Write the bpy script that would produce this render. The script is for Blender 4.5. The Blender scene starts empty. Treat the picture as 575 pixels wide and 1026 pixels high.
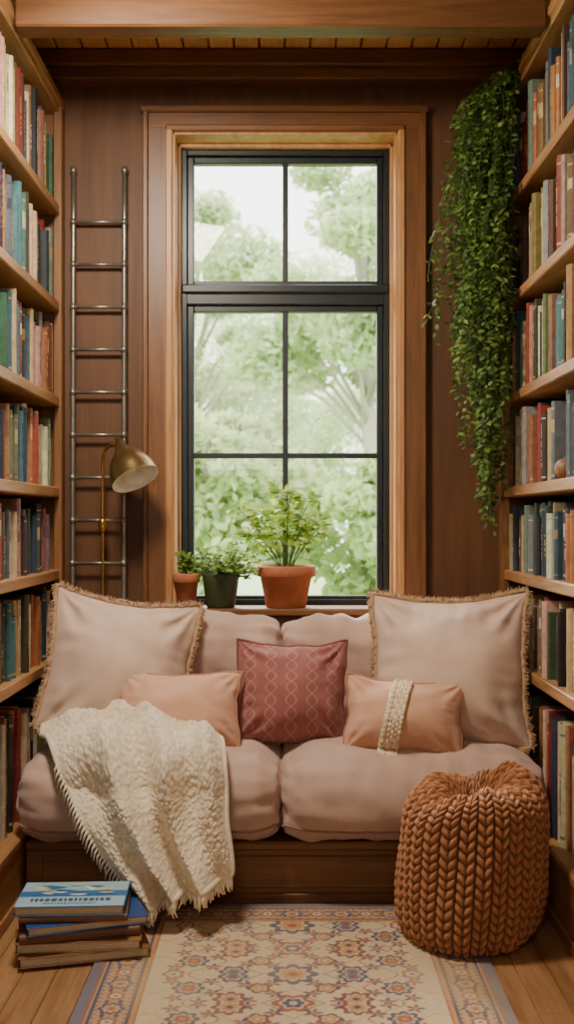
import bpy, math, random
import numpy as np
from mathutils import Vector, Matrix, noise as mnoise

random.seed(7)
rng = np.random.RandomState(7)
sc = bpy.context.scene
pi = math.pi

def lin(c):
    r = []
    for x in c[:3]:
        x = x/255.0
        r.append(x/12.92 if x <= 0.04045 else ((x+0.055)/1.055)**2.4)
    return (r[0], r[1], r[2], 1.0)

# ------------------------------------------------------------------ materials
def newmat(name):
    m = bpy.data.materials.new(name); m.use_nodes = True
    nt = m.node_tree; b = nt.nodes['Principled BSDF']
    return m, nt, b

def N(nt, t, **kw):
    n = nt.nodes.new(t)
    for k, v in kw.items(): setattr(n, k, v)
    return n

def add_bump(nt, b, scale, strength, dist=0.002, vec=None, detail=4):
    tc = N(nt, 'ShaderNodeTexCoord')
    nz = N(nt, 'ShaderNodeTexNoise'); nz.inputs['Scale'].default_value = scale; nz.inputs['Detail'].default_value = detail
    nt.links.new(vec if vec else tc.outputs['Object'], nz.inputs['Vector'])
    bp = N(nt, 'ShaderNodeBump'); bp.inputs['Strength'].default_value = strength; bp.inputs['Distance'].default_value = dist
    nt.links.new(nz.outputs['Fac'], bp.inputs['Height'])
    nt.links.new(bp.outputs['Normal'], b.inputs['Normal'])
    return nz

def wood(name, c1, c2, axis='z', scale=9, rough=0.5, bump=0.25):
    m, nt, b = newmat(name)
    tc = N(nt, 'ShaderNodeTexCoord'); mp = N(nt, 'ShaderNodeMapping')
    s = [scale, scale, scale]; s['xyz'.index(axis)] = scale*0.07
    mp.inputs['Scale'].default_value = s
    nt.links.new(tc.outputs['Object'], mp.inputs['Vector'])
    nz = N(nt, 'ShaderNodeTexNoise'); nz.inputs['Scale'].default_value = 1.6; nz.inputs['Detail'].default_value = 7
    nz.inputs['Distortion'].default_value = 0.9; nz.inputs['Roughness'].default_value = 0.62
    nt.links.new(mp.outputs[0], nz.inputs['Vector'])
    n2 = N(nt, 'ShaderNodeTexNoise'); n2.inputs['Scale'].default_value = 9; n2.inputs['Detail'].default_value = 4
    nt.links.new(mp.outputs[0], n2.inputs['Vector'])
    mx = N(nt, 'ShaderNodeMath', operation='MULTIPLY_ADD'); mx.inputs[1].default_value = 0.35
    nt.links.new(n2.outputs['Fac'], mx.inputs[0])
    mu = N(nt, 'ShaderNodeMath', operation='MULTIPLY'); mu.inputs[1].default_value = 0.75
    nt.links.new(nz.outputs['Fac'], mu.inputs[0]); nt.links.new(mu.outputs[0], mx.inputs[2])
    cr = N(nt, 'ShaderNodeValToRGB')
    cr.color_ramp.elements[0].position = 0.38; cr.color_ramp.elements[0].color = lin(c1)
    cr.color_ramp.elements[1].position = 0.68; cr.color_ramp.elements[1].color = lin(c2)
    nt.links.new(mx.outputs[0], cr.inputs[0]); nt.links.new(cr.outputs[0], b.inputs['Base Color'])
    bp = N(nt, 'ShaderNodeBump'); bp.inputs['Strength'].default_value = bump; bp.inputs['Distance'].default_value = 0.003
    nt.links.new(mx.outputs[0], bp.inputs['Height']); nt.links.new(bp.outputs['Normal'], b.inputs['Normal'])
    b.inputs['Roughness'].default_value = rough
    return m

def plain(name, c, rough=0.6, metal=0.0, bump=0, bscale=60, spec=None):
    m, nt, b = newmat(name)
    b.inputs['Roughness'].default_value = rough; b.inputs['Metallic'].default_value = metal
    tc = N(nt, 'ShaderNodeTexCoord')
    nz = N(nt, 'ShaderNodeTexNoise'); nz.inputs['Scale'].default_value = bscale*0.3; nz.inputs['Detail'].default_value = 5
    nt.links.new(tc.outputs['Object'], nz.inputs['Vector'])
    cr = N(nt, 'ShaderNodeValToRGB'); l = lin(c)
    cr.color_ramp.elements[0].position = .3; cr.color_ramp.elements[1].position = .7
    cr.color_ramp.elements[0].color = (l[0]*.85, l[1]*.85, l[2]*.85, 1); cr.color_ramp.elements[1].color = (min(1, l[0]*1.12), min(1, l[1]*1.12), min(1, l[2]*1.12), 1)
    nt.links.new(nz.outputs['Fac'], cr.inputs[0]); nt.links.new(cr.outputs[0], b.inputs['Base Color'])
    if bump: add_bump(nt, b, bscale, bump)
    return m

def attrmat(name, rough=0.8, bump=0.3, bscale=300, dist=0.002, var=0.15, vscale=40, sheen=0.0, transl=0.0):
    m, nt, b = newmat(name)
    at = N(nt, 'ShaderNodeAttribute'); at.attribute_name = 'Col'
    tc = N(nt, 'ShaderNodeTexCoord')
    nz = N(nt, 'ShaderNodeTexNoise'); nz.inputs['Scale'].default_value = vscale; nz.inputs['Detail'].default_value = 6
    nt.links.new(tc.outputs['Object'], nz.inputs['Vector'])
    mr = N(nt, 'ShaderNodeMapRange'); mr.inputs[1].default_value = .3; mr.inputs[2].default_value = .7
    mr.inputs[3].default_value = 1-var; mr.inputs[4].default_value = 1+var
    nt.links.new(nz.outputs['Fac'], mr.inputs[0])
    vm = N(nt, 'ShaderNodeVectorMath', operation='SCALE')
    nt.links.new(at.outputs['Color'], vm.inputs[0]); nt.links.new(mr.outputs[0], vm.inputs['Scale'])
    nt.links.new(vm.outputs[0], b.inputs['Base Color'])
    b.inputs['Roughness'].default_value = rough
    if sheen: b.inputs['Sheen Weight'].default_value = sheen
    if bump: add_bump(nt, b, bscale, bump, dist, detail=3)
    if transl:
        tr = N(nt, 'ShaderNodeBsdfTranslucent'); nt.links.new(vm.outputs[0], tr.inputs[0])
        mix = N(nt, 'ShaderNodeMixShader'); mix.inputs[0].default_value = transl
        nt.links.new(b.outputs[0], mix.inputs[1]); nt.links.new(tr.outputs[0], mix.inputs[2])
        nt.links.new(mix.outputs[0], nt.nodes['Material Output'].inputs[0])
    return m

# ------------------------------------------------------------------ mesh builder
class MB:
    def __init__(s):
        s.v = []; s.f = []; s.m = []; s.c = []; s.s = []
    def add(s, verts, faces, col=(.5, .5, .5, 1), mat=0, smooth=False, M=None, vcol=None):
        o = len(s.v)
        if M is not None: verts = [tuple(M @ Vector(p)) for p in verts]
        s.v.extend([tuple(map(float, p)) for p in verts])
        for f in faces:
            s.f.append([i+o for i in f]); s.m.append(mat); s.s.append(smooth)
            if vcol is not None: s.c.append([vcol[i] for i in f])
            else: s.c.append([col]*len(f))
    def box(s, x0, x1, y0, y1, z0, z1, col=(.5, .5, .5, 1), mat=0, M=None, bev=0.0):
        if bev <= 0:
            v = [(x0,y0,z0),(x1,y0,z0),(x1,y1,z0),(x0,y1,z0),(x0,y0,z1),(x1,y0,z1),(x1,y1,z1),(x0,y1,z1)]
            f = [(0,3,2,1),(4,5,6,7),(0,1,5,4),(1,2,6,5),(2,3,7,6),(3,0,4,7)]
            s.add(v, f, col, mat, False, M); return
        b = min(bev, (x1-x0)/2.01, (y1-y0)/2.01, (z1-z0)/2.01)
        X = (x0, x1); Y = (y0, y1); Z = (z0, z1); v = []; idx = {}
        for i in (0,1):
            for j in (0,1):
                for k in (0,1):
                    sx = b if i == 0 else -b; sy = b if j == 0 else -b; sz = b if k == 0 else -b
                    idx[(i,j,k,'x')] = len(v); v.append((X[i], Y[j]+sy, Z[k]+sz))
                    idx[(i,j,k,'y')] = len(v); v.append((X[i]+sx, Y[j], Z[k]+sz))
                    idx[(i,j,k,'z')] = len(v); v.append((X[i]+sx, Y[j]+sy, Z[k]))
        f = []
        for i in (0,1): f.append([idx[(i,0,0,'x')], idx[(i,1,0,'x')], idx[(i,1,1,'x')], idx[(i,0,1,'x')]][::(-1 if i == 0 else 1)])
        for j in (0,1): f.append([idx[(0,j,0,'y')], idx[(1,j,0,'y')], idx[(1,j,1,'y')], idx[(0,j,1,'y')]][::(1 if j == 0 else -1)])
        for k in (0,1): f.append([idx[(0,0,k,'z')], idx[(1,0,k,'z')], idx[(1,1,k,'z')], idx[(0,1,k,'z')]][::(-1 if k == 0 else 1)])
        for a in (0,1):
            for c in (0,1):
                f.append([idx[(0,a,c,'y')], idx[(1,a,c,'y')], idx[(1,a,c,'z')], idx[(0,a,c,'z')]])
                f.append([idx[(a,0,c,'x')], idx[(a,1,c,'x')], idx[(a,1,c,'z')], idx[(a,0,c,'z')]])
                f.append([idx[(a,c,0,'x')], idx[(a,c,1,'x')], idx[(a,c,1,'y')], idx[(a,c,0,'y')]])
        for i in (0,1):
            for j in (0,1):
                for k in (0,1): f.append([idx[(i,j,k,'x')], idx[(i,j,k,'y')], idx[(i,j,k,'z')]])
        s.add(v, f, col, mat, False, M)
    def lathe(s, prof, seg=32, col=(.5,.5,.5,1), mat=0, M=None, smooth=True):
        v = []; f = []; n = len(prof)
        for r, z in prof:
            for i in range(seg):
                a = 2*pi*i/seg; v.append((r*math.cos(a), r*math.sin(a), z))
        for k in range(n-1):
            for i in range(seg):
                j = (i+1) % seg; f.append((k*seg+i, k*seg+j, (k+1)*seg+j, (k+1)*seg+i))
        s.add(v, f, col, mat, smooth, M)
    def tube(s, pts, rad, seg=8, col=(.5,.5,.5,1), mat=0, M=None, caps=True, closed=False):
        pts = [Vector(p) for p in pts]; n = len(pts); v = []; f = []
        up = Vector((0.13, 0.21, 1)).normalized(); prevn = None
        for i, p in enumerate(pts):
            if closed: t = pts[(i+1) % n]-pts[i-1]
            else: t = pts[min(i+1, n-1)]-pts[max(i-1, 0)]
            t = t.normalized() if t.length > 1e-9 else Vector((0, 0, 1))
            if prevn is None:
                nn = t.cross(up)
                if nn.length < .05: nn = t.cross(Vector((1, 0, 0)))
            else: nn = prevn - t*prevn.dot(t)
            nn.normalize(); prevn = nn; bb = t.cross(nn)
            r = rad[i] if hasattr(rad, '__len__') else rad
            for k in range(seg):
                a = 2*pi*k/seg; v.append(p+nn*(r*math.cos(a))+bb*(r*math.sin(a)))
        rng_ = n if closed else n-1
        for i in range(rng_):
            i2 = (i+1) % n
            for k in range(seg):
                k2 = (k+1) % seg; f.append((i*seg+k, i*seg+k2, i2*seg+k2, i2*seg+k))
        if caps and not closed:
            f.append(tuple(range(seg))[::-1]); f.append(tuple((n-1)*seg+k for k in range(seg)))
        s.add([tuple(p) for p in v], f, col, mat, True, M)
    def leaf(s, base, d, up, L, W, col, mat=0, fold=.25):
        d = d.normalized(); side = d.cross(up)
        if side.length < 1e-3: side = d.cross(Vector((1, 0.3, 0)))
        side.normalize(); nn = side.cross(d)
        a1 = base+d*L*.28; a2 = base+d*L*.62-nn*L*.02; tip = base+d*L-nn*L*.14
        l1 = a1+side*W*.42+nn*W*fold*.6; r1 = a1-side*W*.42+nn*W*fold*.6
        l2 = a2+side*W*.46+nn*W*fold*.5; r2 = a2-side*W*.46+nn*W*fold*.5
        s.add([base, l1, a1, r1, l2, a2, r2, tip], [(0, 2, 1), (0, 3, 2), (1, 2, 5, 4), (2, 3, 6, 5), (4, 5, 7), (5, 6, 7)], col, mat, True)
    def build(s, name, mats, parent=None, merge=False):
        me = bpy.data.meshes.new(name); me.from_pydata(s.v, [], s.f)
        for m in mats: me.materials.append(m)
        me.polygons.foreach_set('material_index', s.m)
        me.polygons.foreach_set('use_smooth', s.s)
        ca = me.color_attributes.new('Col', 'FLOAT_COLOR', 'CORNER')
        flat = np.array([c for fc in s.c for c in fc], dtype=np.float32).ravel()
        ca.data.foreach_set('color', flat)
        me.update()
        ob = bpy.data.objects.new(name, me); sc.collection.objects.link(ob)
        if parent: ob.parent = parent
        if merge:
            import bmesh
            bm = bmesh.new(); bm.from_mesh(me); bmesh.ops.remove_doubles(bm, verts=bm.verts, dist=1e-5)
            bm.to_mesh(me); bm.free()
        return ob

def empty(name, loc=(0, 0, 0)):
    e = bpy.data.objects.new(name, None); sc.collection.objects.link(e); return e

def grid_faces(nu, nv, closed_u=False):
    f = []
    for j in range(nv-1):
        for i in range(nu if closed_u else nu-1):
            i2 = (i+1) % nu
            f.append((j*nu+i, j*nu+i2, (j+1)*nu+i2, (j+1)*nu+i))
    return f

def nz3(x, y, z): return mnoise.noise(Vector((x, y, z)))

# ------------------------------------------------------------------ key dims
XL, XR = -1.08, 1.03
YB = 5.5
CEIL = 3.76
YF = -0.9

W_wall  = wood('wall_wood', (78, 46, 20), (100, 63, 31), 'z', 7, .6, .15)
W_trim  = wood('casing_wood', (92, 56, 27), (126, 82, 45), 'z', 12, .42, .2)
W_trimx = wood('casing_wood_horizontal', (92, 56, 27), (126, 82, 45), 'x', 12, .42, .2)
W_jamb_lit  = wood('jamb_wood_lit', (162, 110, 66), (202, 150, 98), 'z', 12, .4, .2)  # lighter than the casing: window light painted into the jamb colour
W_shelf = wood('shelf_wood', (140, 95, 56), (186, 138, 90), 'y', 12, .45, .25)
W_shelfd= wood('bookcase_back_wood', (52, 34, 20), (70, 47, 29), 'z', 10, .6, .2)
W_stile = wood('bookcase_stile_wood', (104, 68, 37), (142, 98, 58), 'z', 12, .45, .2)
W_beam  = wood('beam_wood', (86, 54, 28), (122, 82, 46), 'x', 9, .5, .3)
W_ceil_lit  = wood('ceiling_plank_wood_lit', (196, 144, 92), (230, 180, 124), 'y', 8, .6, .3)  # plank colour raised to stand in for light missing up here
W_base_shaded  = wood('bench_wood_shaded', (96, 60, 34), (132, 90, 54), 'x', 9, .45, .25)  # colour darkened to paint in the shadow on the bench base
W_floor = wood('floor_wood', (134, 94, 60), (180, 136, 94), 'y', 7, .38, .2)

# ------------------------------------------------------------------ room shell
mb = MB()
nb = 26; wdt = (1.45*2)/nb
for i in range(nb):
    x0 = -1.45+i*wdt
    off = random.uniform(0, 1.5); ys = [YF]
    y = YF+off+.4
    while y < 4.9: ys.append(y); y += random.uniform(1.3, 2.2)
    ys.append(5.8)
    for a, b_ in zip(ys[:-1], ys[1:]):
        mb.box(x0+.001, x0+wdt-.001, a+.001, b_-.001, -.04, 0, bev=.0015)
mb.build('floor', [W_floor])

OX0, OX1, OZ0, OZ1 = -.548, .532, 1.09, 3.395
mb = MB()
mb.box(-1.45, OX0, YB, 5.75, 0, CEIL); mb.box(OX1, 1.42, YB, 5.75, 0, CEIL)
mb.box(OX0, OX1, YB, 5.75, 0, OZ0); mb.box(OX0, OX1, YB, 5.75, OZ1, CEIL)
mb.build('wall_back', [W_wall])
mb = MB(); mb.box(-1.5, -1.42, YF, 5.5, 0, CEIL); mb.build('wall_left', [W_wall])
mb = MB(); mb.box(1.37, 1.45, YF, 5.5, 0, CEIL); mb.build('wall_right', [W_wall])
mb = MB(); mb.box(-1.5, 1.45, YF-.1, YF, 0, CEIL); mb.build('wall_front', [W_wall])  # unseen rear wall, added to keep flat sky fill out
mb = MB()
mb.box(-1.45, 1.42, YF, 5.75, CEIL+.03, CEIL+.08)
n = 24; w_ = 2.86/n
for i in range(n):
    mb.box(-1.44+i*w_+.004, -1.44+(i+1)*w_-.004, YF, 5.6, CEIL, CEIL+.03, bev=.004)
mb.build('ceiling', [W_ceil_lit])

# ceiling beams / header
mb = MB()
mb.box(-1.42, 1.37, 5.40, 5.5, 3.625, CEIL, bev=.006)
mb.box(-1.42, 1.37, 5.37, 5.41, 3.68, CEIL, bev=.008)
mb.build('trim_1', [W_beam])
for k, yb in enumerate((4.45, 3.1, 1.7)):
    mb = MB()
    mb.box(XL+.016, XR-.016, yb, yb+.12, 3.462, 3.575, bev=.008)
    mb.box(XL+.016, XR-.016, yb+.02, yb+.10, 3.57, CEIL, bev=.005)
    mb.build('ceiling_beam', [W_beam])

# window casing
mb = MB()
cx0, cx1, ct = -.692, .668, 3.515
mb.box(cx0, OX0-.02, YB-.03, YB, OZ0, ct, bev=.003)
mb.box(OX1+.02, cx1, YB-.03, YB, OZ0, ct, bev=.003)
mb.box(cx0, cx0+.028, YB-.05, YB-.012, OZ0, ct+.005, bev=.006)
mb.box(cx1-.028, cx1, YB-.05, YB-.012, OZ0, ct+.005, bev=.006)
mb.box(cx0+.0001, cx1, YB-.031, YB, OZ1+.02, ct, mat=1, bev=.003)
mb.box(cx0-.01, cx1+.01, YB-.055, YB-.005, ct-.028, ct+.004, mat=1, bev=.006)
mb.box(OX0-.035, OX0+.001, YB-.045, YB-.005, OZ0, OZ1+.03, mat=2, bev=.008)
mb.box(OX1-.001, OX1+.035, YB-.045, YB-.005, OZ0, OZ1+.03, mat=2, bev=.008)
mb.box(OX0-.035, OX1+.035, YB-.0451, YB-.005, OZ1, OZ1+.035, mat=1, bev=.008)
mb.box(OX0, OX0+.012, YB-.03, 5.74, OZ0, OZ1, mat=2, bev=.002)
mb.box(OX1-.012, OX1, YB-.03, 5.74, OZ0, OZ1, mat=2, bev=.002)
mb.box(OX0, OX1, YB-.03, 5.74, OZ1-.012, OZ1, mat=2, bev=.002)
mb.box(OX0+.01, OX0+.026, 5.60, 5.74, OZ0, OZ1-.01, mat=2, bev=.003)
mb.box(OX1-.026, OX1-.01, 5.60, 5.74, OZ0, OZ1-.01, mat=2, bev=.003)
mb.box(OX0+.01, OX1-.01, 5.60, 5.74, OZ1-.03, OZ1-.01, mat=2, bev=.003)
mb.build('trim_2', [W_trim, W_trimx, W_jamb_lit])
mb = MB()
mb.box(-.72, .70, 5.38, 5.5, 1.078, 1.115, bev=.008)
mb.box(OX0+.013, OX1-.013, 5.49, 5.74, 1.078, 1.115, bev=.002)
mb.box(-.69, .665, 5.47, 5.5, .98, 1.078, bev=.004)
mb.build('trim_3', [W_trimx])

# window
M_black = plain('window_frame_dark', (26, 32, 36), .35, 0, .05, 40)
M_glass, nt, b = newmat('window_glass')
nt.nodes.remove(b)
tr = N(nt, 'ShaderNodeBsdfTransparent'); gl = N(nt, 'ShaderNodeBsdfGlossy'); gl.inputs['Roughness'].default_value = .02
mx = N(nt, 'ShaderNodeMixShader'); mx.inputs[0].default_value = .015
nt.links.new(tr.outputs[0], mx.inputs[1]); nt.links.new(gl.outputs[0], mx.inputs[2]); nt.links.new(mx.outputs[0], nt.nodes['Material Output'].inputs[0])
win = empty('window_1')
fx0, fx1, fz0, fz1 = OX0+.026, OX1-.026, 1.115, OZ1-.03
mb = MB()
def ring(x0, x1, z0, z1, w, y0, y1, bev=.004):
    mb.box(x0, x0+w, y0, y1, z0, z1, bev=bev); mb.box(x1-w, x1, y0, y1, z0, z1, bev=bev)
    mb.box(x0+w, x1-w, y0, y1, z0, z0+w, bev=bev); mb.box(x0+w, x1-w, y0, y1, z1-w, z1, bev=bev)
ring(fx0, fx1, fz0, fz1, .028, 5.64, 5.74)
ring(fx0+.028, fx1-.028, 2.69, fz1-.028, .032, 5.665, 5.72)
ring(fx0+.028, fx1-.028, fz0+.012, 2.60, .032, 5.665, 5.72)
mb.box(fx0+.02, fx1-.02, 5.645, 5.73, 2.60, 2.69, bev=.006)
mb.box(fx0, fx1, 5.625, 5.66, 2.655, 2.70, bev=.008)
cxm = -.008
mb.box(cxm-.014, cxm+.014, 5.67, 5.715, 2.70, fz1-.05, bev=.004)
mb.box(cxm-.014, cxm+.014, 5.67, 5.715, fz0+.03, 2.59, bev=.004)
mb.box(fx0+.05, fx1-.05, 5.672, 5.713, 1.842, 1.868, bev=.004)
mb.build('frame', [M_black], win)
mb = MB(); mb.box(fx0+.03, fx1-.03, 5.688, 5.692, fz0+.02, fz1-.03); mb.build('glass', [M_glass], win)

# ------------------------------------------------------------------ bookcases
SH = [.28, .89, 1.30, 1.69, 2.12, 2.57, 3.03]
TOP = 3.47; BT = .048
def bookcase(side):
    mb = MB(); xf = XL if side < 0 else XR
    def bx(d0, d1, y0, y1, z0, z1, mat=0, bev=.004):
        a, c = xf+side*d0, xf+side*d1
        mb.box(min(a, c), max(a, c), y0, y1, z0, z1, mat=mat, bev=bev)
    y0, y1 = 1.6, 5.488
    bx(-.02, .33, y0, y1-.04, 0, .24, 0)
    bx(-.03, .33, y0, y1-.04, .24, .28, 0, .008)
    bx(-.031, -.02, y0, 4.5, .0, .05, 0, .004)
    bx(.0, .33, y0, y1, TOP, TOP+.1, 0, .006)
    bx(-.012, .03, y0, y1, TOP+.03, TOP+.075, 0, .01)
    for z in SH[1:]:
        bx(.0, .325, y0+.03, y1-.03, z-BT, z, 0, .005)
    bx(.32, .335, y0, y1, .28, TOP, 1, 0)
    for yy in (y0, 3.35, y1-.05):
        bx(-.004 if yy != 3.35 else .004, .32, yy, yy+.045, .28, TOP, 2, .004)
    bx(-.012, .03, y1-.075, y1, .28, TOP+.03, 2, .005)
    return mb.build('bookcase', [W_shelf, W_shelfd, W_stile])
bookcase(-1); bookcase(1)

PAL = [(200,182,148),(184,166,132),(64,86,96),(42,66,78),(54,66,44),(98,110,78),(146,62,42),(122,44,34),(98,66,42),(138,104,66),
       (52,60,76),(108,114,112),(146,138,122),(168,108,64),(30,32,38),(168,146,110),(136,86,78),(116,124,114),(208,192,162),(62,44,34),(68,96,110),(192,170,134),(52,40,34),(56,78,60),(124,88,54),(84,94,100),(160,122,106)]
PAGE = lin((210, 192, 158))
def shelf_books(side, seed):
    rnd = random.Random(seed); mb = MB(); xf = XL if side < 0 else XR
    clear = [s2-BT-s1 for s1, s2 in zip(SH, SH[1:]+[TOP+BT])]
    for z0, cl in zip(SH, clear):
        for (ya, yb) in ((1.66, 3.33), (3.41, 5.40)):
            y = ya; run = rnd.choice(PAL); left = 0; hbase = rnd.uniform(.78, .86)
            while True:
                th = rnd.choice((rnd.uniform(.018, .032), rnd.uniform(.028, .045), rnd.uniform(.035, .065)))
                if y+th > yb: break
                if side > 0 and z0 == 1.69 and 4.33 < y+th and y < 4.60:
                    y = 4.60; continue
                if left <= 0:
                    run = rnd.choice(PAL); left = rnd.choice((1, 1, 1, 2, 3)); hbase = rnd.uniform(.70, .92)
                left -= 1
                h = min(cl*(hbase+rnd.uniform(-.03, .03)), .47); dp = rnd.uniform(.19, .25)
                rec = rnd.uniform(.012, .05)
                base = lin([max(0, min(255, q+rnd.uniform(-12, 12))) for q in run])
                acc = lin(rnd.choice(((214,190,140),(190,150,84),(220,210,190),(30,30,34),(110,50,36))))
                mixf = rnd.uniform(.35, .75); acc = tuple(base[i]*(1-mixf)+acc[i]*mixf for i in range(3))+(1,)
                S = lambda d: xf+side*d
                def bx(d0, d1, a, b2, zz0, zz1, c):
                    mb.box(min(S(d0), S(d1)), max(S(d0), S(d1)), a, b2, zz0, zz1, c, 0)
                g = .0016; a = y+g; b2 = y+th-g
                bx(rec+.01, rec+dp, a, a+.003, z0, z0+h, base)
                bx(rec+.01, rec+dp, b2-.003, b2, z0, z0+h, base)
                bx(rec+.012, rec+dp-.006, a+.003, b2-.003, z0+.003, z0+h-.006, PAGE)
                zs = [0, .06, .085, rnd.uniform(.55, .62), rnd.uniform(.72, .8), .9, .92, 1.0]
                kind = rnd.random()
                cols = [base, acc if kind < .5 else base, base, (acc if kind < .25 else base), base, acc if kind < .6 else base, base]
                na = 5; vs = []
                for zf in zs:
                    for i in range(na+1):
                        t = i/na; bul = math.sin(t*pi)*min(.014, th*.26)
                        vs.append((S(rec+.011-bul), a+(b2-a)*t, z0+h*zf))
                for k in range(len(zs)-1):
                    for i in range(na):
                        q = [k*(na+1)+i, k*(na+1)+i+1, (k+1)*(na+1)+i+1, (k+1)*(na+1)+i]
                        if side > 0: q = q[::-1]
                        mb.add([vs[j] for j in q], [(0, 1, 2, 3)], cols[k], 0, False)
                if kind > .35 and th > .026:
                    zc = z0+h*rnd.uniform(.2, .35); ze = z0+h*rnd.uniform(.55, .85); wv = rnd.uniform(.08, .16)
                    dd = rec+.011-min(.014, th*.26)-.0008
                    while zc < ze:
                        hh = rnd.uniform(.004, .009)
                        bx(dd, dd+.002, (a+b2)/2-th*wv, (a+b2)/2+th*wv, zc, zc+hh, acc); zc += hh+rnd.choice((.003, .003, .012))
                y += th+(rnd.uniform(.0, .003) if rnd.random() < .94 else rnd.uniform(.01, .025))
    return mb.build('shelf_books', [M_book])
M_book = attrmat('book_cloth', .6, .15, 250, .001, .22, 30)
shelf_books(-1, 11); shelf_books(1, 23)

M_ball = wood('turned_wood', (110, 76, 50), (160, 118, 82), 'z', 30, .5, .2)
mb = MB()
prof = [(max(.0005, .042*math.sin(pi*i/24)), .042-.042*math.cos(pi*i/24)) for i in range(25)]
mb.lathe(prof, 32, M=Matrix.Translation((XR+.05, 4.43, 1.69)))
mb.lathe([(r*.85, z*.85) for r, z in prof], 32, M=Matrix.Translation((XR+.07, 4.52, 1.69)))
mb.tube([(XR+.05, 4.43, 1.73+.035), (XR+.05, 4.43, 1.73+.05)], .004, 8)
mb.build('wooden_ball_ornament', [M_ball])

# ------------------------------------------------------------------ daybed sofa
sofa = empty('built_in_sofa')
PF = 4.57
mb = MB()
mb.box(XL+.035, XR-.035, PF, 5.48, .0, .215, bev=.004)
mb.box(XL+.035, XR-.035, PF-.025, 5.48, .215, .25, bev=.008)
mb.box(XL+.035, XR-.035, PF-.014, PF+.001, .0, .04, bev=.004)
mb.box(XL+.1, XR-.1, PF-.008, PF+.001, .06, .19, bev=.006)
mb.build('bench_base', [W_base_shaded], sofa)

M_sofa = attrmat('sofa_linen', .9, .35, 500, .0012, .07, 12, sheen=.15)
SOFAC = lin((192, 162, 146)); PIPEC = lin((144, 112, 98))
def cushion(name, x0, x1, y0, y1, z0, z1, r, crown, seed, wr=.006, topfn=None, dim=56, lumpy=.012, pipe=False):
    hx, hy, hz = (x1-x0)/2, (y1-y0)/2, (z1-z0)/2; c = Vector(((x0+x1)/2, (y0+y1)/2, (z0+z1)/2))
    mb = MB()
    def param(n, h):
        k = r/h; out = []
        ne = 12
        for i in range(ne): out.append(-1+k*(i/ne))
        m = n-2*ne
        for i in range(m+1): out.append(-1+k+(2-2*k)*i/m)
        for i in range(1, ne+1): out.append(1-k+k*i/ne)
        return out
    H = (hx, hy, hz)
    def shape(p):
        q = [p[i]*H[i] for i in range(3)]
        inn = [max(-(H[i]-r), min(H[i]-r, q[i])) for i in range(3)]
        d = Vector([q[i]-inn[i] for i in range(3)])
        mxc = max(abs(d.x), abs(d.y), abs(d.z))
        if d.length > 1e-9: d = d.normalized()*mxc
        d.x *= .55
        v = Vector(inn)+d
        if abs(q[0]) > hx-r: v.x += math.copysign(r*.45*min(1, abs(q[0]-inn[0])/r), q[0])
        nx, ny, nzv = v.x/hx, v.y/hy, v.z/hz
        ax, ay, az = 1-nx*nx, 1-ny*ny, 1-nzv*nzv
        v.z += crown*(max(0, ax)*max(0, ay))**.6*(1 if nzv > 0 else .0)*abs(nzv)
        v.y += (-1 if ny < 0 else 1)*crown*.6*(max(0, ax)*max(0, az))**.7*abs(ny)
        v.x += (-1 if nx < 0 else 1)*crown*.12*(max(0, ay)*max(0, az))*abs(nx)
        w = v+c
        nv = Vector((nx**3, ny**3, nzv**3)); nv = nv.normalized() if nv.length > 0 else nv
        lump = nz3(w.x*2.6+seed, w.y*2.6, w.z*2.6)*lumpy
        e = math.exp(-((1-min(1, abs(nx)))*hx/.16))
        wk = nz3(w.x*4+seed, w.y*20, w.z*20)*e*wr*2.6
        e2 = math.exp(-((1-abs(nzv))*hz/.08))+math.exp(-((1-abs(ny))*hy/.1))*.6
        wk += nz3(w.x*18+seed*2, w.y*4, w.z*4)*e2*wr*1.2
        wk += nz3(w.x*6+w.z*9+seed, w.y*9+w.x*4, w.z*5)*wr*1.8
        w += nv*(lump+wk)
        if topfn: w.z += topfn(w.x)*max(0, (v.z/hz+1)/2)
        return w
    px, py, pz = param(dim+34, hx), param(dim, hy), param(dim, hz)
    for ax, (A, B) in enumerate(((py, pz), (px, pz), (px, py))):
        for sg in (-1, 1):
            vs = []
            for bv in B:
                for av in A:
                    if ax == 0: p = (sg, av, bv)
                    elif ax == 1: p = (av, sg, bv)
                    else: p = (av, bv, sg)
                    vs.append(shape(p))
            fs = grid_faces(len(A), len(B))
            flip = (sg < 0) if ax != 1 else (sg > 0)
            if flip: fs = [f[::-1] for f in fs]
            mb.add(vs, fs, SOFAC, 0, True)
    if pipe:
        loop = []
        m = 60
        for i in range(m): loop.append((-1+2*i/m, -1))
        for i in range(m): loop.append((1, -1+2*i/m))
        for i in range(m): loop.append((1-2*i/m, 1))
        for i in range(m): loop.append((-1, 1-2*i/m))
        pts = []
        for a_, b_ in loop:
            w = shape((a_, b_, -.66)); pts.append(w+(w-c).normalized()*.001)
        mb.tube(pts, .0055, 7, PIPEC, 0, closed=True)
    return mb.build(name, [M_sofa], sofa, merge=True)
SM = -.022
cushion('seat_cushion_1', XL+.006, SM-.001, 4.45, 5.22, .25, .575, .135, .06, 1.3, pipe=True)
cushion('seat_cushion_2', SM+.001, XR-.006, 4.45, 5.22, .25, .575, .135, .06, 5.1, pipe=True)
up = lambda x: .065*max(0, min(1, (abs(x)-.40)/.4))
cushion('back_cushion_1', XL+.01, SM-.003, 5.09, 5.30, .56, 1.075, .10, .04, 8.3, topfn=up, wr=.010)
cushion('back_cushion_2', SM+.003, XR-.01, 5.09, 5.30, .56, 1.075, .10, .04, 12.9, topfn=up, wr=.010)

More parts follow.
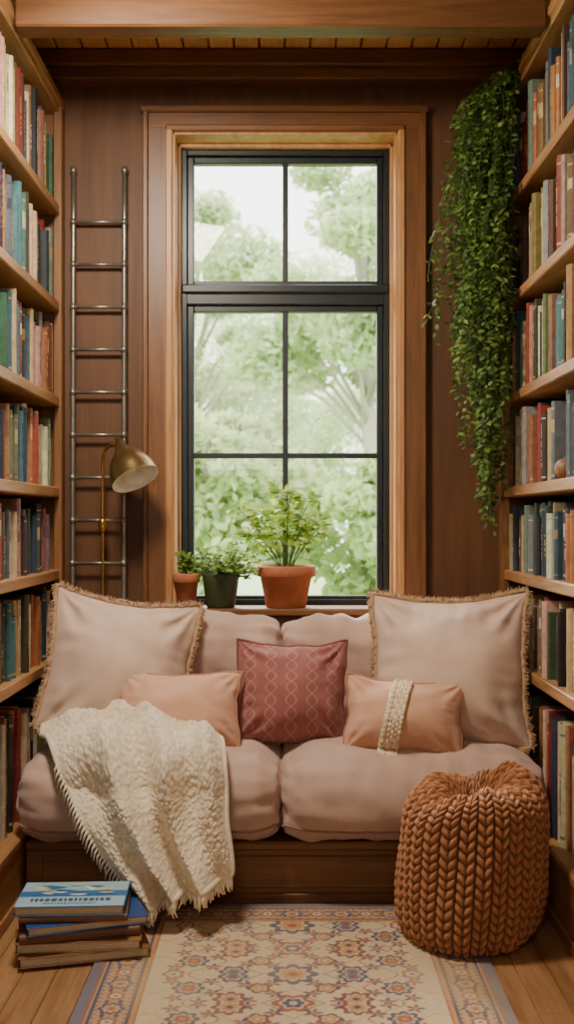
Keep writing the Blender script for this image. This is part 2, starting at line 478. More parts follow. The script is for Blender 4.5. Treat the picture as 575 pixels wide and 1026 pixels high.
# ------------------------------------------------------------------ pillows
M_pil = attrmat('pillow_linen', .92, .4, 420, .0014, .06, 14, sheen=.15)
def pillow(center, w, h, t, lean, yaw, roll, col, seed, fringe=None, pipe=None, n=84, colfn=None, extra=None, pinch=.08, tsag=.06, ex=.68):
    mb = MB(); ws = min(1, h/.6)
    r = Vector((math.cos(yaw), math.sin(yaw), 0)); back = Vector((-math.sin(yaw), math.cos(yaw), 0))
    u = Vector((0, 0, 1))*math.cos(lean)+back*math.sin(lean)
    r2 = r*math.cos(roll)+u*math.sin(roll); u2 = u*math.cos(roll)-r*math.sin(roll)
    nrm = r2.cross(u2); C = Vector(center)
    def pos(a, b_, sg, off=0):
        q = 1-pinch*(1-b_*b_)**1.2; x = w/2*a*q
        y = h/2*b_*(1-(pinch+tsag if b_ > 0 else pinch*.3)*(1-a*a)**1.2)
        y += .012*nz3(a*2.5+seed, b_*2, 9)*abs(b_)**3
        x += .012*nz3(b_*2.5+seed, a*2, 3)*abs(a)**3
        low = 1+.30*(-b_)
        ia, ib = max(0, 1-abs(a)**2.1), max(0, 1-abs(b_)**2.1)
        T = t/2*(ia*ib)**ex*low
        edge = 1-max(abs(a), abs(b_))
        k = min(1, edge*4)*ws
        wr = nz3(a*1.6+seed, b_*1.6, 2+sg)*.030*k
        for (qx, qy) in ((1, 1), (-1, 1), (1, -1), (-1, -1)):
            dx, dy = (qx-a)*w/2, (qy-b_)*h/2; dd = math.hypot(dx, dy); an = math.atan2(dy*qy, dx*qx)
            wr += math.sin(an*10+seed*qx+qy*2)*.015*math.exp(-((dd-.13*ws)/(.09*ws))**2)*k
        ez = math.exp(-edge/.22)*k
        ma = 1/(1+math.exp(-(abs(b_)-abs(a))*12))
        wr += (nz3(a*7+seed, b_*1.5, 3)*ma + nz3(a*1.5, b_*7+seed, 5)*(1-ma))*.026*ez
        wr += nz3(a*3+b_*2+seed, b_*2-a*1.5, 4)*.008*k
        return C+r2*x+u2*y+nrm*(sg*(T+off)+wr*sg)
    ts = [math.sin(pi/2*(-1+2*i/(n-1)))*.6+(-1+2*i/(n-1))*.4 for i in range(n)]
    for sg in (1, -1):
        vs = [pos(a, b_, sg) for b_ in ts for a in ts]
        fs = grid_faces(n, n)
        if sg < 0: fs = [f[::-1] for f in fs]
        vc = [colfn(a, b_) for b_ in ts for a in ts] if colfn else None
        mb.add(vs, fs, col, 0, True, vcol=vc)
    loop = []; m = 50
    for i in range(m): loop.append((-1+2*i/m, -1, 0, -1))
    for i in range(m): loop.append((1, -1+2*i/m, 1, 0))
    for i in range(m): loop.append((1-2*i/m, 1, 0, 1))
    for i in range(m): loop.append((-1, 1-2*i/m, -1, 0))
    if pipe: mb.tube([pos(a, b_, 1) for a, b_, _, _ in loop], .006, 7, pipe, closed=True)
    if fringe:
        rnd = random.Random(int(seed*10))
        for rr_ in (.010, .007):
            mb.tube([pos(a, b_, 1)+(r2*ox+u2*oy)*(.017-rr_)+Vector((rnd.uniform(-1, 1), rnd.uniform(-1, 1), rnd.uniform(-1, 1)))*.0035 for a, b_, ox, oy in loop], rr_, 7, fringe, closed=True)
        for q in range(2600):
            a, b_, ox, oy = rnd.choice(loop)
            a = max(-1, min(1, a+(rnd.uniform(-.02, .02) if ox == 0 else 0))); b_ = max(-1, min(1, b_+(rnd.uniform(-.02, .02) if oy == 0 else 0)))
            p = pos(a, b_, 1); d = (r2*ox+u2*oy)+r2*rnd.uniform(-.6, .6)+u2*rnd.uniform(-.6, .6)+nrm*rnd.uniform(-.7, .7)
            d.normalize(); L = rnd.uniform(.014, .032)
            p2 = p+d*L*.6; d2 = (d+Vector((rnd.uniform(-.6, .6), rnd.uniform(-.6, .6), rnd.uniform(-.9, .3)))).normalized(); p3 = p2+d2*L*.5
            f2 = tuple(min(1, k*rnd.uniform(.75, 1.3)) for k in fringe[:3])+(1,)
            mb.tube([p, p2, p3], [.003, .0024, .0012], 4, f2, caps=False)
    if extra: extra(mb, pos, r2, u2, nrm)
    ob = mb.build('throw_pillow', [M_pil], merge=True)
    return ob
BE = lin((208, 180, 160)); FR = lin((178, 144, 110)); PE = lin((212, 164, 136))
R = math.radians
pillow((-.72, 4.92, .905), .63, .62, .36, R(17), R(12), R(-9), BE, 1.1, fringe=FR)
pillow((.69, 4.89, .90), .67, .66, .36, R(17), R(-16), R(2), BE, 2.7, fringe=FR)
pillow((-.445, 4.72, .755), .51, .32, .25, R(24), R(4), R(-1), PE, 3.9, pipe=lin((176, 126, 98)), n=64)
def plum(a, b_):
    base = np.array(lin((148, 90, 86))[:3]); line = np.array(lin((186, 138, 126))[:3])
    x, y = a*2.6, b_*2.6; am = .25
    def dist(v): v = v % 1.0; return min(v, 1-v)
    ph = 2*pi*y/1.3
    d = min(dist(x-am*math.cos(ph)), dist(x+am*math.cos(ph)))
    k = max(0, min(1, (.055-d)/.03))*.6
    c = base*(1-k)+line*k
    return (c[0], c[1], c[2], 1)
pillow((.018, 4.86, .805), .48, .44, .28, R(16), R(0), R(-1), (0, 0, 0, 1), 5.2, pipe=lin((120, 66, 60)), n=170, colfn=plum)
CR = lin((230, 210, 180)); CR3 = [lin((238, 220, 190)), lin((208, 184, 150)), lin((224, 202, 172))]
def braids(mb, pos, r2, u2, nrm):
    rnd = random.Random(3)
    for k, a0 in enumerate((-.24, -.13, -.02)):
        for si, ph in enumerate((0, 2*pi/3, 4*pi/3)):
            pts = []
            for i in range(90):
                b_ = .97-1.9*i/89
                p = pos(a0+.034*math.sin(i*.42+ph+k)+.10*b_, b_, 1, .007+.007*math.cos(i*.84+2*ph))
                pts.append(p)
            mb.tube(pts, .0085, 8, CR3[si])
        for q in range(20):
            p = pos(a0+rnd.uniform(-.05, .05)-.10, -.93, 1, .006)
            mb.tube([p, p-u2*.02+nrm*.012, p-u2*rnd.uniform(.04, .06)+nrm*.016+r2*rnd.uniform(-.01, .01)], .003, 4, CR)
pillow((.477, 4.66, .735), .49, .32, .25, R(24), R(-6), R(-3), lin((208, 160, 132)), 7.7, pipe=lin((168, 118, 90)), n=64, extra=braids)

# ------------------------------------------------------------------ throw blanket
M_throw = attrmat('boucle_wool', .95, .7, 140, .004, .08, 40, sheen=.35)
Vk = [0, .15, .33, .5, .62, .8, 1.0]
Lk = [(-1.03, 4.82, .66), (-1.03, 4.68, .64), (-.96, 4.54, .63), (-.83, 4.41, .54), (-.77, 4.29, .42), (-.67, 4.305, .24), (-.55, 4.315, .085)]
Rk = [(-.60, 4.74, .66), (-.41, 4.70, .65), (-.31, 4.63, .64), (-.25, 4.53, .63), (-.23, 4.42, .58), (-.23, 4.33, .40), (-.215, 4.315, .20)]
def lerpk(K, v):
    K = np.array(K); return Vector([float(np.interp(v, Vk, K[:, i])) for i in range(3)])
def smoothk(K, v):
    s_ = Vector((0, 0, 0)); tot = 0
    for d in np.linspace(-.07, .07, 7):
        vv = v+d; q = lerpk(K, min(1, max(0, vv)))
        if vv > 1: q = q+(lerpk(K, 1)-lerpk(K, .9))*((vv-1)/.1)
        if vv < 0: q = q+(lerpk(K, 0)-lerpk(K, .1))*((-vv)/.1)
        s_ += q; tot += 1
    return s_/tot
cyf, czt, crr = 4.40, .636, .14
def pushout(p, off):
    qy = (cyf+crr)-p.y; qz = p.z-(czt-crr)
    if qy > 0 and qz > 0:
        L = math.hypot(qy, qz); sd = L-crr; g = Vector((0, -qy/L, qz/L))
    elif (qz-crr) > (qy-crr): sd = qz-crr; g = Vector((0, 0, 1))
    else: sd = qy-crr; g = Vector((0, -1, 0))
    if sd < off: p = p+g*(off-sd)
    return p, g
NU, NV = 260, 330
mb = MB(); vs = []; gs = []; hs = []
for j in range(NV):
    v = j/(NV-1); Lp = smoothk(Lk, v); Rp = smoothk(Rk, v)
    for i in range(NU):
        u = i/(NU-1)
        uu = u + .02*math.sin(v*9+u*5)
        p = Lp.lerp(Rp, uu)
        w = uu*3.0+.45*math.sin(v*3.4+.6)+.5*nz3(uu*1.5, v*1.7, 1)
        cr_ = (.5+.5*math.cos(2*pi*w))
        hang = min(1, max(0, (v-.42)/.16))
        fold = (1-(1-cr_)**.8)*(.050+.055*hang)
        fold += .016*(1+math.sin(uu*17+v*7+3*nz3(uu*3, v*3, 7)))
        fold += .07*max(0, nz3(uu*2.6+3, v*3.6, 2.2))
        fold += .055*(1-hang)*(.5+.5*math.sin(v*26+uu*7+3*nz3(uu*3, v*3, 5)))**1.3
        em0 = min(u, 1-u, v*1.6+.004)
        fold *= min(1, .22+4.5*em0)
        p, g = pushout(p, .020)
        p = p+g*(fold+.006)
        # boucle loops: rounded pills from a cellular pattern in cloth space
        cu, cv = uu*46, v*78
        dd = mnoise.voronoi(Vector((cu, cv, 0)))[0][0]
        pill = max(0, 1-dd*dd*1.7)
        em = min(1, 14*min(u, 1-u, v, 1-v)+.2)
        p = p+g*(pill*.0085*em)+Vector((nz3(p.x*4, v*5, 2), 0, nz3(p.x*4, v*3, 8)*hang))*.014
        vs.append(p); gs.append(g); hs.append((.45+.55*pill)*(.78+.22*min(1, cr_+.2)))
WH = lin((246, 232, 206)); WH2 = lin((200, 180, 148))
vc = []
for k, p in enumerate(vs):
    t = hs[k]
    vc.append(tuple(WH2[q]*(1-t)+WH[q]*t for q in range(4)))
fs = grid_faces(NU, NV)
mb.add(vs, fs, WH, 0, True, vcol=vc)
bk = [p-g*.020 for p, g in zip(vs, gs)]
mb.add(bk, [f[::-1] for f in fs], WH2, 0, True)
bord = [i for i in range(NU)]+[j*NU+NU-1 for j in range(1, NV)]+[(NV-1)*NU+i for i in range(NU-2, -1, -1)]+[j*NU for j in range(NV-2, 0, -1)]
bp = [(vs[k]+bk[k])/2 for k in bord[::3]]
nbp = len(bp); bp = [(bp[i-2]+bp[i-1]+bp[i]+bp[(i+1) % nbp]+bp[(i+2) % nbp])/5 for i in range(nbp)]
mb.tube(bp, .0125, 8, lin((236, 220, 192)), closed=True)
rnd = random.Random(5)
for i in range(0, NU, 4):
    p = vs[(NV-1)*NU+i]-gs[(NV-1)*NU+i]*.010
    L = rnd.uniform(.045, .065); zb = max(.016, p.z-L)
    mb.tube([p, (p.x+rnd.uniform(-.006, .006), p.y-.006, p.z-L*.5), (p.x+rnd.uniform(-.012, .012), p.y-.002, zb)], [.006, .0052, .0022], 5, WH)
for j in range(150, NV, 5):
    p = vs[j*NU]; mb.tube([p, p+Vector((-.012, -.004, -.020)), p+Vector((-.016+rnd.uniform(-.008, .008), 0, -.050))], [.006, .0045, .002], 5, WH)
mb.build('throw_blanket', [M_throw])

# ------------------------------------------------------------------ knitted pouf
M_knit = attrmat('chunky_knit_wool', .92, .6, 220, .004, .16, 70, sheen=.15)
mb = MB()
ncol = 26; per = 26; nu = ncol*per; nv = 360
def pprof(t):
    pts = [(0, .0, .012), (.09, .17, .008), (.14, .214, .02), (.21, .240, .07), (.34, .252, .18), (.48, .252, .30), (.60, .246, .41), (.68, .234, .485), (.75, .205, .545), (.82, .160, .572), (.88, .115, .565), (.94, .075, .515), (1.0, .035, .43)]
    T = [p[0] for p in pts]
    return np.interp(t, T, [p[1] for p in pts]), np.interp(t, T, [p[2] for p in pts])
tt = np.linspace(0, 1, nv)
ker = np.ones(17)/17
rr, zz = pprof(tt)
rr = np.convolve(np.pad(rr, 8, mode='edge'), ker, 'valid'); zz = np.convolve(np.pad(zz, 8, mode='edge'), ker, 'valid')
arc = np.concatenate([[0], np.cumsum(np.hypot(np.diff(rr), np.diff(zz)))])
dr = np.gradient(rr); dz = np.gradient(zz); ln = np.hypot(dr, dz)+1e-9; nr = dz/ln; nzv = -dr/ln
vs = []; vc = []
pc = np.array(lin((180, 120, 76))[:3]); pd = np.array(lin((80, 48, 28))[:3])
for j in range(nv):
    for i in range(nu):
        th = 2*pi*i/nu
        cpos = i/per; ci = int(cpos); c = (cpos % 1)*2-1
        jit = .26*nz3(ci*3.1, arc[j]*9, 2)
        s_ = arc[j]/.034+(.5 if ci % 2 else 0)-abs(c)*.75+jit
        row = abs(math.sin(pi*s_))**.7
        h_ = abs(abs(c)*2-1)
        colb = max(0, 1-h_**2.6)**.5
        sc_ = min(1, rr[j]/.16)
        seam = min(1, (1-abs(c))*6)*.75+.25
        d = .022*(row*.75+.25)*(.25+.75*colb)*sc_*seam
        r0 = rr[j]; wob = 1+.035*math.sin(2*th+.7)+.03*math.sin(3*th+zz[j]*6)+.05*nz3(math.cos(th)*2, math.sin(th)*2, zz[j]*5)
        gather = .024*math.cos(th*9+1)*max(0, (tt[j]-.74)/.26) * sc_
        x = (r0*wob+nr[j]*(d+gather))*math.cos(th); y = (r0*wob+nr[j]*(d+gather))*math.sin(th)
        z = zz[j]+nzv[j]*(d+gather)
        x += .03*z/.5; z += (.024*math.sin(th+2.2)+.016*math.sin(3*th))*max(0, (z-.2)/.35)
        z += -.055*max(0, -math.sin(th))*min(1, max(0, (tt[j]-.66)/.12))*(1-max(0, (tt[j]-.9)/.1)*.5)
        vs.append((x, y, max(0.0005, z)))
        k = min(1, (row*.8+.2)*(.25+.8*colb)*seam)
        cc = pd*(1-k)+pc*k
        vc.append((cc[0], cc[1], cc[2], 1))
mb.add(vs, grid_faces(nu, nv, True), (0, 0, 0, 1), 0, True, vcol=vc, M=Matrix.Translation((.66, 4.18, .011)))
mb.build('knitted_pouf', [M_knit])

# ------------------------------------------------------------------ rug
rx0, rx1, ry0, ry1 = -.665, .705, 2.2, 4.53
st = .0032
nx = int((rx1-rx0)/st); ny = int((ry1-ry0)/st)
X, Y = np.meshgrid(np.linspace(rx0, rx1, nx), np.linspace(ry0, ry1, ny))
cx = (rx0+rx1)/2; cy = (ry0+ry1)/2
hx, hy = (rx1-rx0)/2, (ry1-ry0)/2
e = np.minimum(hx-np.abs(X-cx), hy-np.abs(Y-cy))
L3 = lambda c: np.array(lin(c)[:3])
cream, tan, rust, slate, plumc, gold, dusk = L3((212,190,154)), L3((178,146,114)), L3((158,84,68)), L3((66,76,108)), L3((122,66,76)), L3((200,142,86)), L3((112,112,128))
img = np.zeros(X.shape+(3,)); img[:] = cream
def put(mask, col, a=.9):
    m = np.clip(mask, 0, 1)[..., None]*a
    global img
    img = img*(1-m)+col*m
def sm(d, w=.002): return np.clip(.5-d/(2*w), 0, 1)
def rosette(px, py, R_, k, c1, c2, c3):
    r = np.hypot(px, py); a = np.arctan2(py, px)
    edge = R_*(.72+.28*np.abs(np.cos(a*k/2)))
    put(sm(r-edge), c1); put(sm(r-edge*.68), cream, .9); put(sm(r-edge*.52), c2); put(sm(r-R_*.2), c3)
fx = np.abs(X-cx)
P = .46
fy = np.abs(((Y-cy)/P+.5) % 1-.5)*P
inner = e > .20
v1 = fx-.10-.055*np.sin(fy*2*pi/.23); put(sm(np.abs(v1)-.0040), slate, .8)
v2 = fx-.29-.06*np.cos(fy*2*pi/.23); put(sm(np.abs(v2)-.0035), rust, .8)
v3 = fy-.115-.04*np.sin(fx*2*pi/.2); put(sm(np.abs(v3)-.0035), gold, .8)
rosette(fx, fy, .088, 8, slate, gold, rust)
rosette(fx, fy-.23, .07, 6, rust, slate, cream)
rosette(fx-.20, fy-.02, .052, 6, slate, dusk, rust)
rosette(fx-.20, fy-.20, .06, 8, plumc, gold, slate)
rosette(fx-.11, fy-.115, .042, 5, plumc, gold, cream)
rosette(fx-.34, fy-.115, .056, 8, slate, rust, gold)
rosette(fx-.40, fy-.0, .04, 5, rust, cream, slate)
for (a, b2) in ((.06, .16), (.155, .09), (.27, .06), (.26, .15), (.145, .21), (.30, .22), (.07, .075), (.38, .19), (.40, .06)):
    for q in range(5):
        ang = q*2*pi/5+a*20
        lx, ly = fx-a-.018*math.cos(ang), fy-b2-.018*math.sin(ang)
        u_ = lx*math.cos(ang)+ly*math.sin(ang); w_ = -lx*math.sin(ang)+ly*math.cos(ang)
        put(sm((np.hypot(u_/.014, w_/.007)-1)*.006), (rust, slate, plumc)[q % 3], .85)
field = img.copy()
img = np.zeros_like(img); img[:] = tan*.8+cream*.2
along = np.where(hx-np.abs(X-cx) < hy-np.abs(Y-cy), Y-cy, X-cx)
ed = e
aw = np.abs(((along/.19)+.5) % 1-.5)*.19
vb = (ed-.115)-.022*np.sin(along*2*pi/.19); put(sm(np.abs(vb)-.004), slate, .8)
rosette(aw, ed-.118, .044, 8, slate, gold, rust)
aw_ = .095-aw
rosette(aw_, ed-.118, .032, 6, rust, cream, slate)
for q in (-1, 1):
    put(sm((np.hypot((aw-.05)/.016, (ed-.118-q*.022)/.008)-1)*.008), plumc, .85)
border = img.copy()
img = np.where(inner[..., None], field, border)
for d0, w_, c in ((.020, .018, dusk), (.042, .004, rust), (.058, .0055, slate), (.178, .0055, slate), (.190, .006, gold), (.2, .003, rust)):
    put(sm(np.abs(e-d0)-w_), c, .9)
sm2 = np.abs(((along/.03)+.5) % 1-.5)*.03
put(sm(np.hypot(sm2, e-.168)-.006), rust, .8); put(sm(np.hypot(sm2, e-.070)-.006), plumc, .7)
nzr = rng.rand(*X.shape)
img *= (.82+.32*nzr)[..., None]
low = np.zeros_like(X)
for k in range(14):
    a_, b_, c_ = rng.uniform(-14, 14), rng.uniform(-14, 14), rng.uniform(0, 6.28)
    low += np.sin(a_*X+b_*Y+c_)
wear = np.clip(.08+.05*low, 0, .4)[..., None]
img = img*(1-wear)+cream*wear
Z = .010+.0012*nzr
Z[e < .003] = .001
vs = np.stack([X, Y, Z], -1).reshape(-1, 3)
me = bpy.data.meshes.new('patterned_rug')
idx = np.arange(nx*ny).reshape(ny, nx)
q = np.stack([idx[:-1, :-1], idx[:-1, 1:], idx[1:, 1:], idx[1:, :-1]], -1).reshape(-1, 4)
me.vertices.add(len(vs)); me.vertices.foreach_set('co', vs.ravel().astype(np.float32))
me.loops.add(q.size); me.loops.foreach_set('vertex_index', q.ravel().astype(np.int32))
me.polygons.add(len(q)); me.polygons.foreach_set('loop_start', np.arange(0, q.size, 4, dtype=np.int32)); me.polygons.foreach_set('loop_total', np.full(len(q), 4, dtype=np.int32))
me.update(calc_edges=True); me.validate()
ca = me.color_attributes.new('Col', 'FLOAT_COLOR', 'POINT')
ca.data.foreach_set('color', np.concatenate([img.reshape(-1, 3), np.ones((nx*ny, 1))], 1).astype(np.float32).ravel())
M_rug = attrmat('rug_wool_pile', .95, .5, 500, .002, .08, 200)
me.materials.append(M_rug)
ob = bpy.data.objects.new('patterned_rug', me); sc.collection.objects.link(ob)

# ------------------------------------------------------------------ stack of books
M_bk2 = attrmat('hardcover_cloth', .45, .1, 250, .001, .08, 60)
mb = MB()
stack = [(.45, .30, .034, (132, 88, 50), 6), (.43, .29, .036, (150, 104, 62), -3), (.41, .275, .032, (110, 74, 48), 5), (.42, .28, .030, (44, 76, 140), 10), (.37, .26, .024, (120, 80, 50), -4), (.38, .27, .034, (56, 104, 150), -6)]
z = 0.012
for k, (w, d, t, c, ang) in enumerate(stack):
    M = Matrix.Translation((-.735+random.uniform(-.012, .012)-(.02 if k > 3 else 0), 4.06+random.uniform(-.01, .01), z)) @ Matrix.Rotation(R(ang+9), 4, 'Z')
    c1 = lin(c); bt = .0035
    mb.box(-w/2, w/2, -d/2, d/2, 0, bt, c1, 0, M, .001); mb.box(-w/2, w/2, -d/2, d/2, t-bt, t, c1, 0, M, .001)
    sp = -1 if k in (2, 4) else 1
    vs = []; na = 6
    for i in range(na+1):
        a = -pi/2+pi*i/na; bul = math.cos(a)*.007
        vs += [(-w/2, sp*(d/2+bul-.001), t/2+math.sin(a)*t/2), (w/2, sp*(d/2+bul-.001), t/2+math.sin(a)*t/2)]
    fs = [(2*i, 2*i+1, 2*i+3, 2*i+2) for i in range(na)]
    mb.add(vs, fs, c1, 0, True, M)
    mb.box(-w/2+.008, w/2-.008, -d/2+(.008 if sp > 0 else .002), d/2-(.002 if sp > 0 else .008), bt, t-bt, lin((214, 196, 162)), 0, M)
    for q in range(5):
        zz_ = bt+(t-2*bt)*(q+.5)/5
        if sp > 0: mb.box(-w/2+.0075, w/2-.0075, -d/2+.0076, -d/2+.009, zz_-.0004, zz_+.0004, lin((160, 140, 110)), 0, M)
        mb.box(w/2-.009, w/2-.0076, -d/2+.009, d/2-.009, zz_-.0004, zz_+.0004, lin((160, 140, 110)), 0, M)
    if k == 5:
        mb.box(-w/2+.004, w/2-.004, -d/2+.004, d/2-.004, t, t+.0006, lin((160, 196, 210)), 0, M)
        mb.box(-w/2+.004, w/2-.004, -.030, .03, t+.0006, t+.0009, lin((54, 112, 170)), 0, M)
        rnd = random.Random(9)
        for q in range(26):
            ax, ay = rnd.uniform(-.13, .13), rnd.uniform(-.02, .10); s1, s2 = rnd.uniform(.012, .04), rnd.uniform(.006, .014)
            pts = [(ax+s1*math.cos(a)*(1+.2*math.sin(3*a)), ay+s2*math.sin(a), t+.0011+q*.00003) for a in np.linspace(0, 2*pi, 14)[:-1]]
            mb.add(pts, [tuple(range(13))], lin(rnd.choice(((50, 120, 170), (70, 140, 150), (220, 210, 150), (236, 236, 226), (40, 84, 140)))), 0, False, M)
        x = -.14
        while x < .14:
            ww = rnd.uniform(.008, .02); mb.box(x, x+ww, -.080, -.052, t+.0006, t+.0016, lin((60, 84, 110)), 0, M); x += ww+.006
        x = -.09
        while x < .09:
            ww = rnd.uniform(.004, .01); mb.box(x, x+ww, -.108, -.098, t+.0006, t+.0016, lin((60, 84, 110)), 0, M); x += ww+.004
    z += t+.0008
mb.build('book_stack', [M_bk2])

# ------------------------------------------------------------------ ladder
M_metal = plain('brushed_steel', (144, 138, 128), .34, .75, .05, 80)
mb = MB()
def ly(zv): return 5.425+.04*(zv-.25)/3.0
for x in (-1.022, -.778):
    mb.tube([(x, ly(z_), z_) for z_ in np.linspace(.25, 3.20, 14)], .0125, 12)
    mb.lathe([(.0005, .03), (.012, .027), (.0165, .012), (.0165, 0), (.0125, -.005)], 14, M=Matrix.Translation((x, ly(3.2), 3.20)))
    mb.lathe([(.0005, 0), (.02, 0), (.02, .03), (.0135, .035)], 14, M=Matrix.Translation((x, ly(.25), .25)))
k = -4
while True:
    z_ = 1.125+.204*k; k += 1
    if z_ < .35: continue
    if z_ > 3.05: break
    mb.tube([(-1.022, ly(z_), z_), (-.778, ly(z_), z_)], .0085, 10)
    for x in (-1.022, -.778):
        mb.tube([(x-.001, ly(z_), z_-.014), (x-.001, ly(z_), z_+.014)], .0155, 12)
mb.build('ladder', [M_metal])

# ------------------------------------------------------------------ brass lamp
M_brass = plain('aged_brass', (196, 150, 80), .28, .95, .05, 60)
M_brassd = plain('antique_brass_shade', (136, 112, 70), .3, .85, .05, 60)
M_whiteE = plain('shade_enamel', (246, 242, 230), .5)
mb = MB()
lx, lyv = -.868, 5.372
mb.lathe([(.0005, 0), (.026, 0), (.026, .012), (.012, .022), (.0005, .022)], 30, M=Matrix.Translation((lx, lyv, .25)))
pts = [(lx, lyv, z_) for z_ in np.linspace(.26, 1.80, 12)]
for i in range(1, 13):
    a = pi-pi*.62*i/12
    pts.append((lx+.055+.055*math.cos(a), lyv-.08*(i/12)**1.5, 1.80+.085*math.sin(a)))
mb.tube(pts, .0075, 12)
for zc in (1.52, 1.50):
    mb.lathe([(.0075, -.022), (.016, -.018), (.018, 0), (.016, .018), (.0075, .022)], 18, M=Matrix.Translation((lx, lyv, zc)))
tip = Vector(pts[-1])
mb.tube([(lx-.02, lyv, 1.51), (lx+.02, lyv, 1.51)], .009, 10)
axis = Vector((.42, -.34, -.84)).normalized()
q = Vector((0, 0, -1)).rotation_difference(axis)
Ms = Matrix.Translation(tip+Vector((.016, 0, .010))) @ q.to_matrix().to_4x4()
mb.lathe([(.0005, .03), (.012, .028), (.014, .01), (.022, .004), (.024, -.012), (.030, -.02)], 28, M=Ms, mat=1)
outer = [(.030, -.02), (.040, -.040), (.060, -.062), (.082, -.088), (.098, -.12), (.107, -.16), (.111, -.192), (.113, -.198)]
mb.lathe(outer, 40, M=Ms, mat=1)
mb.lathe([(.113, -.198), (.109, -.199), (.102, -.16), (.093, -.122), (.076, -.090), (.055, -.07), (.03, -.055), (.0005, -.05)], 40, M=Ms, mat=2)
mb.lathe([(.0005, -.05), (.018, -.055), (.018, -.08), (.028, -.10), (.032, -.125), (.024, -.148), (.0005, -.157)], 24, M=Ms, mat=2)
mb.build('reading_lamp', [M_brass, M_brassd, M_whiteE])

# ------------------------------------------------------------------ potted plants
M_leaf = attrmat('foliage', .5, 0, 100, .001, .2, 25, transl=.4)
M_terra = plain('terracotta', (184, 112, 76), .8, 0, .3, 60)
M_potg = plain('dark_glazed_pot', (62, 74, 48), .5, 0, .2, 50)
M_soil = plain('potting_soil', (50, 36, 26), .95, 0, .8, 90)
def pot(mb, loc, r, h, mat, soil, rim=True):
    M = Matrix.Translation(loc)
    if rim: pr = [(.0005, 0), (r*.66, 0), (r*.70, .004), (r*.90, h*.74), (r*1.0, h*.745), (r*1.03, h*.76), (r*1.04, h*.97), (r*1.0, h), (r*.92, h), (r*.9, h*.9), (r*.88, h*.86)]
    else: pr = [(.0005, 0), (r*.72, 0), (r*.80, h*.06), (r*1.0, h*.85), (r*1.02, h*.97), (r*1.0, h), (r*.92, h), (r*.88, h*.88)]
    mb.lathe(pr, 40, M=M, mat=mat)
    mb.lathe([(r*.89, h*.87), (r*.5, h*.89), (.0005, h*.9)], 30, M=M, mat=soil)
def gcol(rnd, a, b_):
    t = rnd.random(); A = lin(a); B = lin(b_); return tuple(A[i]*(1-t)+B[i]*t for i in range(3))+(1,)
rnd = random.Random(21); mb = MB()
UPV = lambda: Vector((rnd.uniform(-.5, .5), rnd.uniform(-1.0, -.1), rnd.uniform(.3, 1))).normalized()
pc_ = Vector((-.005, 5.50, 1.115)); pot(mb, pc_, .138, .20, 1, 2)
base = pc_+Vector((0, 0, .17))
for k in range(20):
    ang = 2*pi*k/20*3+rnd.uniform(-.3, .3); tilt = .08+.60*((k*7) % 20)/20; H_ = rnd.uniform(.24, .41)*(1-.12*tilt)
    d = Vector((math.cos(ang)*math.sin(tilt), math.sin(ang)*math.sin(tilt)*.35, math.cos(tilt)))
    pts = []; p = base+Vector((math.cos(ang)*.02, math.sin(ang)*.02, 0))
    for i in range(9):
        pts.append(p.copy()); p = p+d*H_/8; d = (d+Vector((math.cos(ang)*.05, 0, -.03+rnd.uniform(-.03, .03)))).normalized(); p.y = min(p.y, 5.57)
    mb.tube(pts, [.003-.0002*i for i in range(9)], 6, lin((92, 112, 50)))
    for i in range(4, 9):
        for q in range(2 if i < 8 else 9):
            a2 = rnd.uniform(0, 2*pi); ld = Vector((math.cos(a2), math.sin(a2)*.35, rnd.uniform(-.35, .5))).normalized()
            st_ = pts[i]; pe = st_+ld*rnd.uniform(.008, .022)
            mb.tube([st_, pe], .0013, 4, lin((110, 130, 60)), caps=False)
            mb.leaf(pe, ld+Vector((0, 0, -.15)), UPV(), rnd.uniform(.042, .068), rnd.uniform(.025, .036), gcol(rnd, (106, 150, 44), (196, 214, 100)))
mb.build('potted_plant', [M_leaf, M_terra, M_soil])
mb = MB(); pc_ = Vector((-.482, 5.462, 1.115)); pot(mb, pc_, .063, .165, 1, 2); base = pc_+Vector((0, 0, .15))
for k in range(12):
    ang = rnd.uniform(0, 2*pi); tilt = rnd.uniform(.1, .6); d = Vector((math.cos(ang)*math.sin(tilt)*.8, math.sin(ang)*math.sin(tilt)*.5, math.cos(tilt)))
    pts = []; p = base.copy(); H_ = rnd.uniform(.06, .12)
    for i in range(5):
        pts.append(p.copy()); p = p+d*H_/4; d = (d+Vector((0, -.03, -.08))).normalized(); p.y = min(p.y, 5.44)
    mb.tube(pts, .002, 5, lin((90, 110, 50)))
    for i in range(2, 5):
        for q in range(3):
            a2 = rnd.uniform(0, 2*pi); ld = Vector((math.cos(a2), -abs(math.sin(a2))*.5, rnd.uniform(0, .7)))
            mb.leaf(pts[i], ld, UPV(), rnd.uniform(.025, .042), rnd.uniform(.016, .024), gcol(rnd, (96, 134, 44), (164, 188, 80)))
mb.build('potted_plant', [M_leaf, M_terra, M_soil])
mb = MB(); pc_ = Vector((-.318, 5.48, 1.115)); pot(mb, pc_, .088, .165, 1, 2, False); base = pc_+Vector((0, 0, .145))
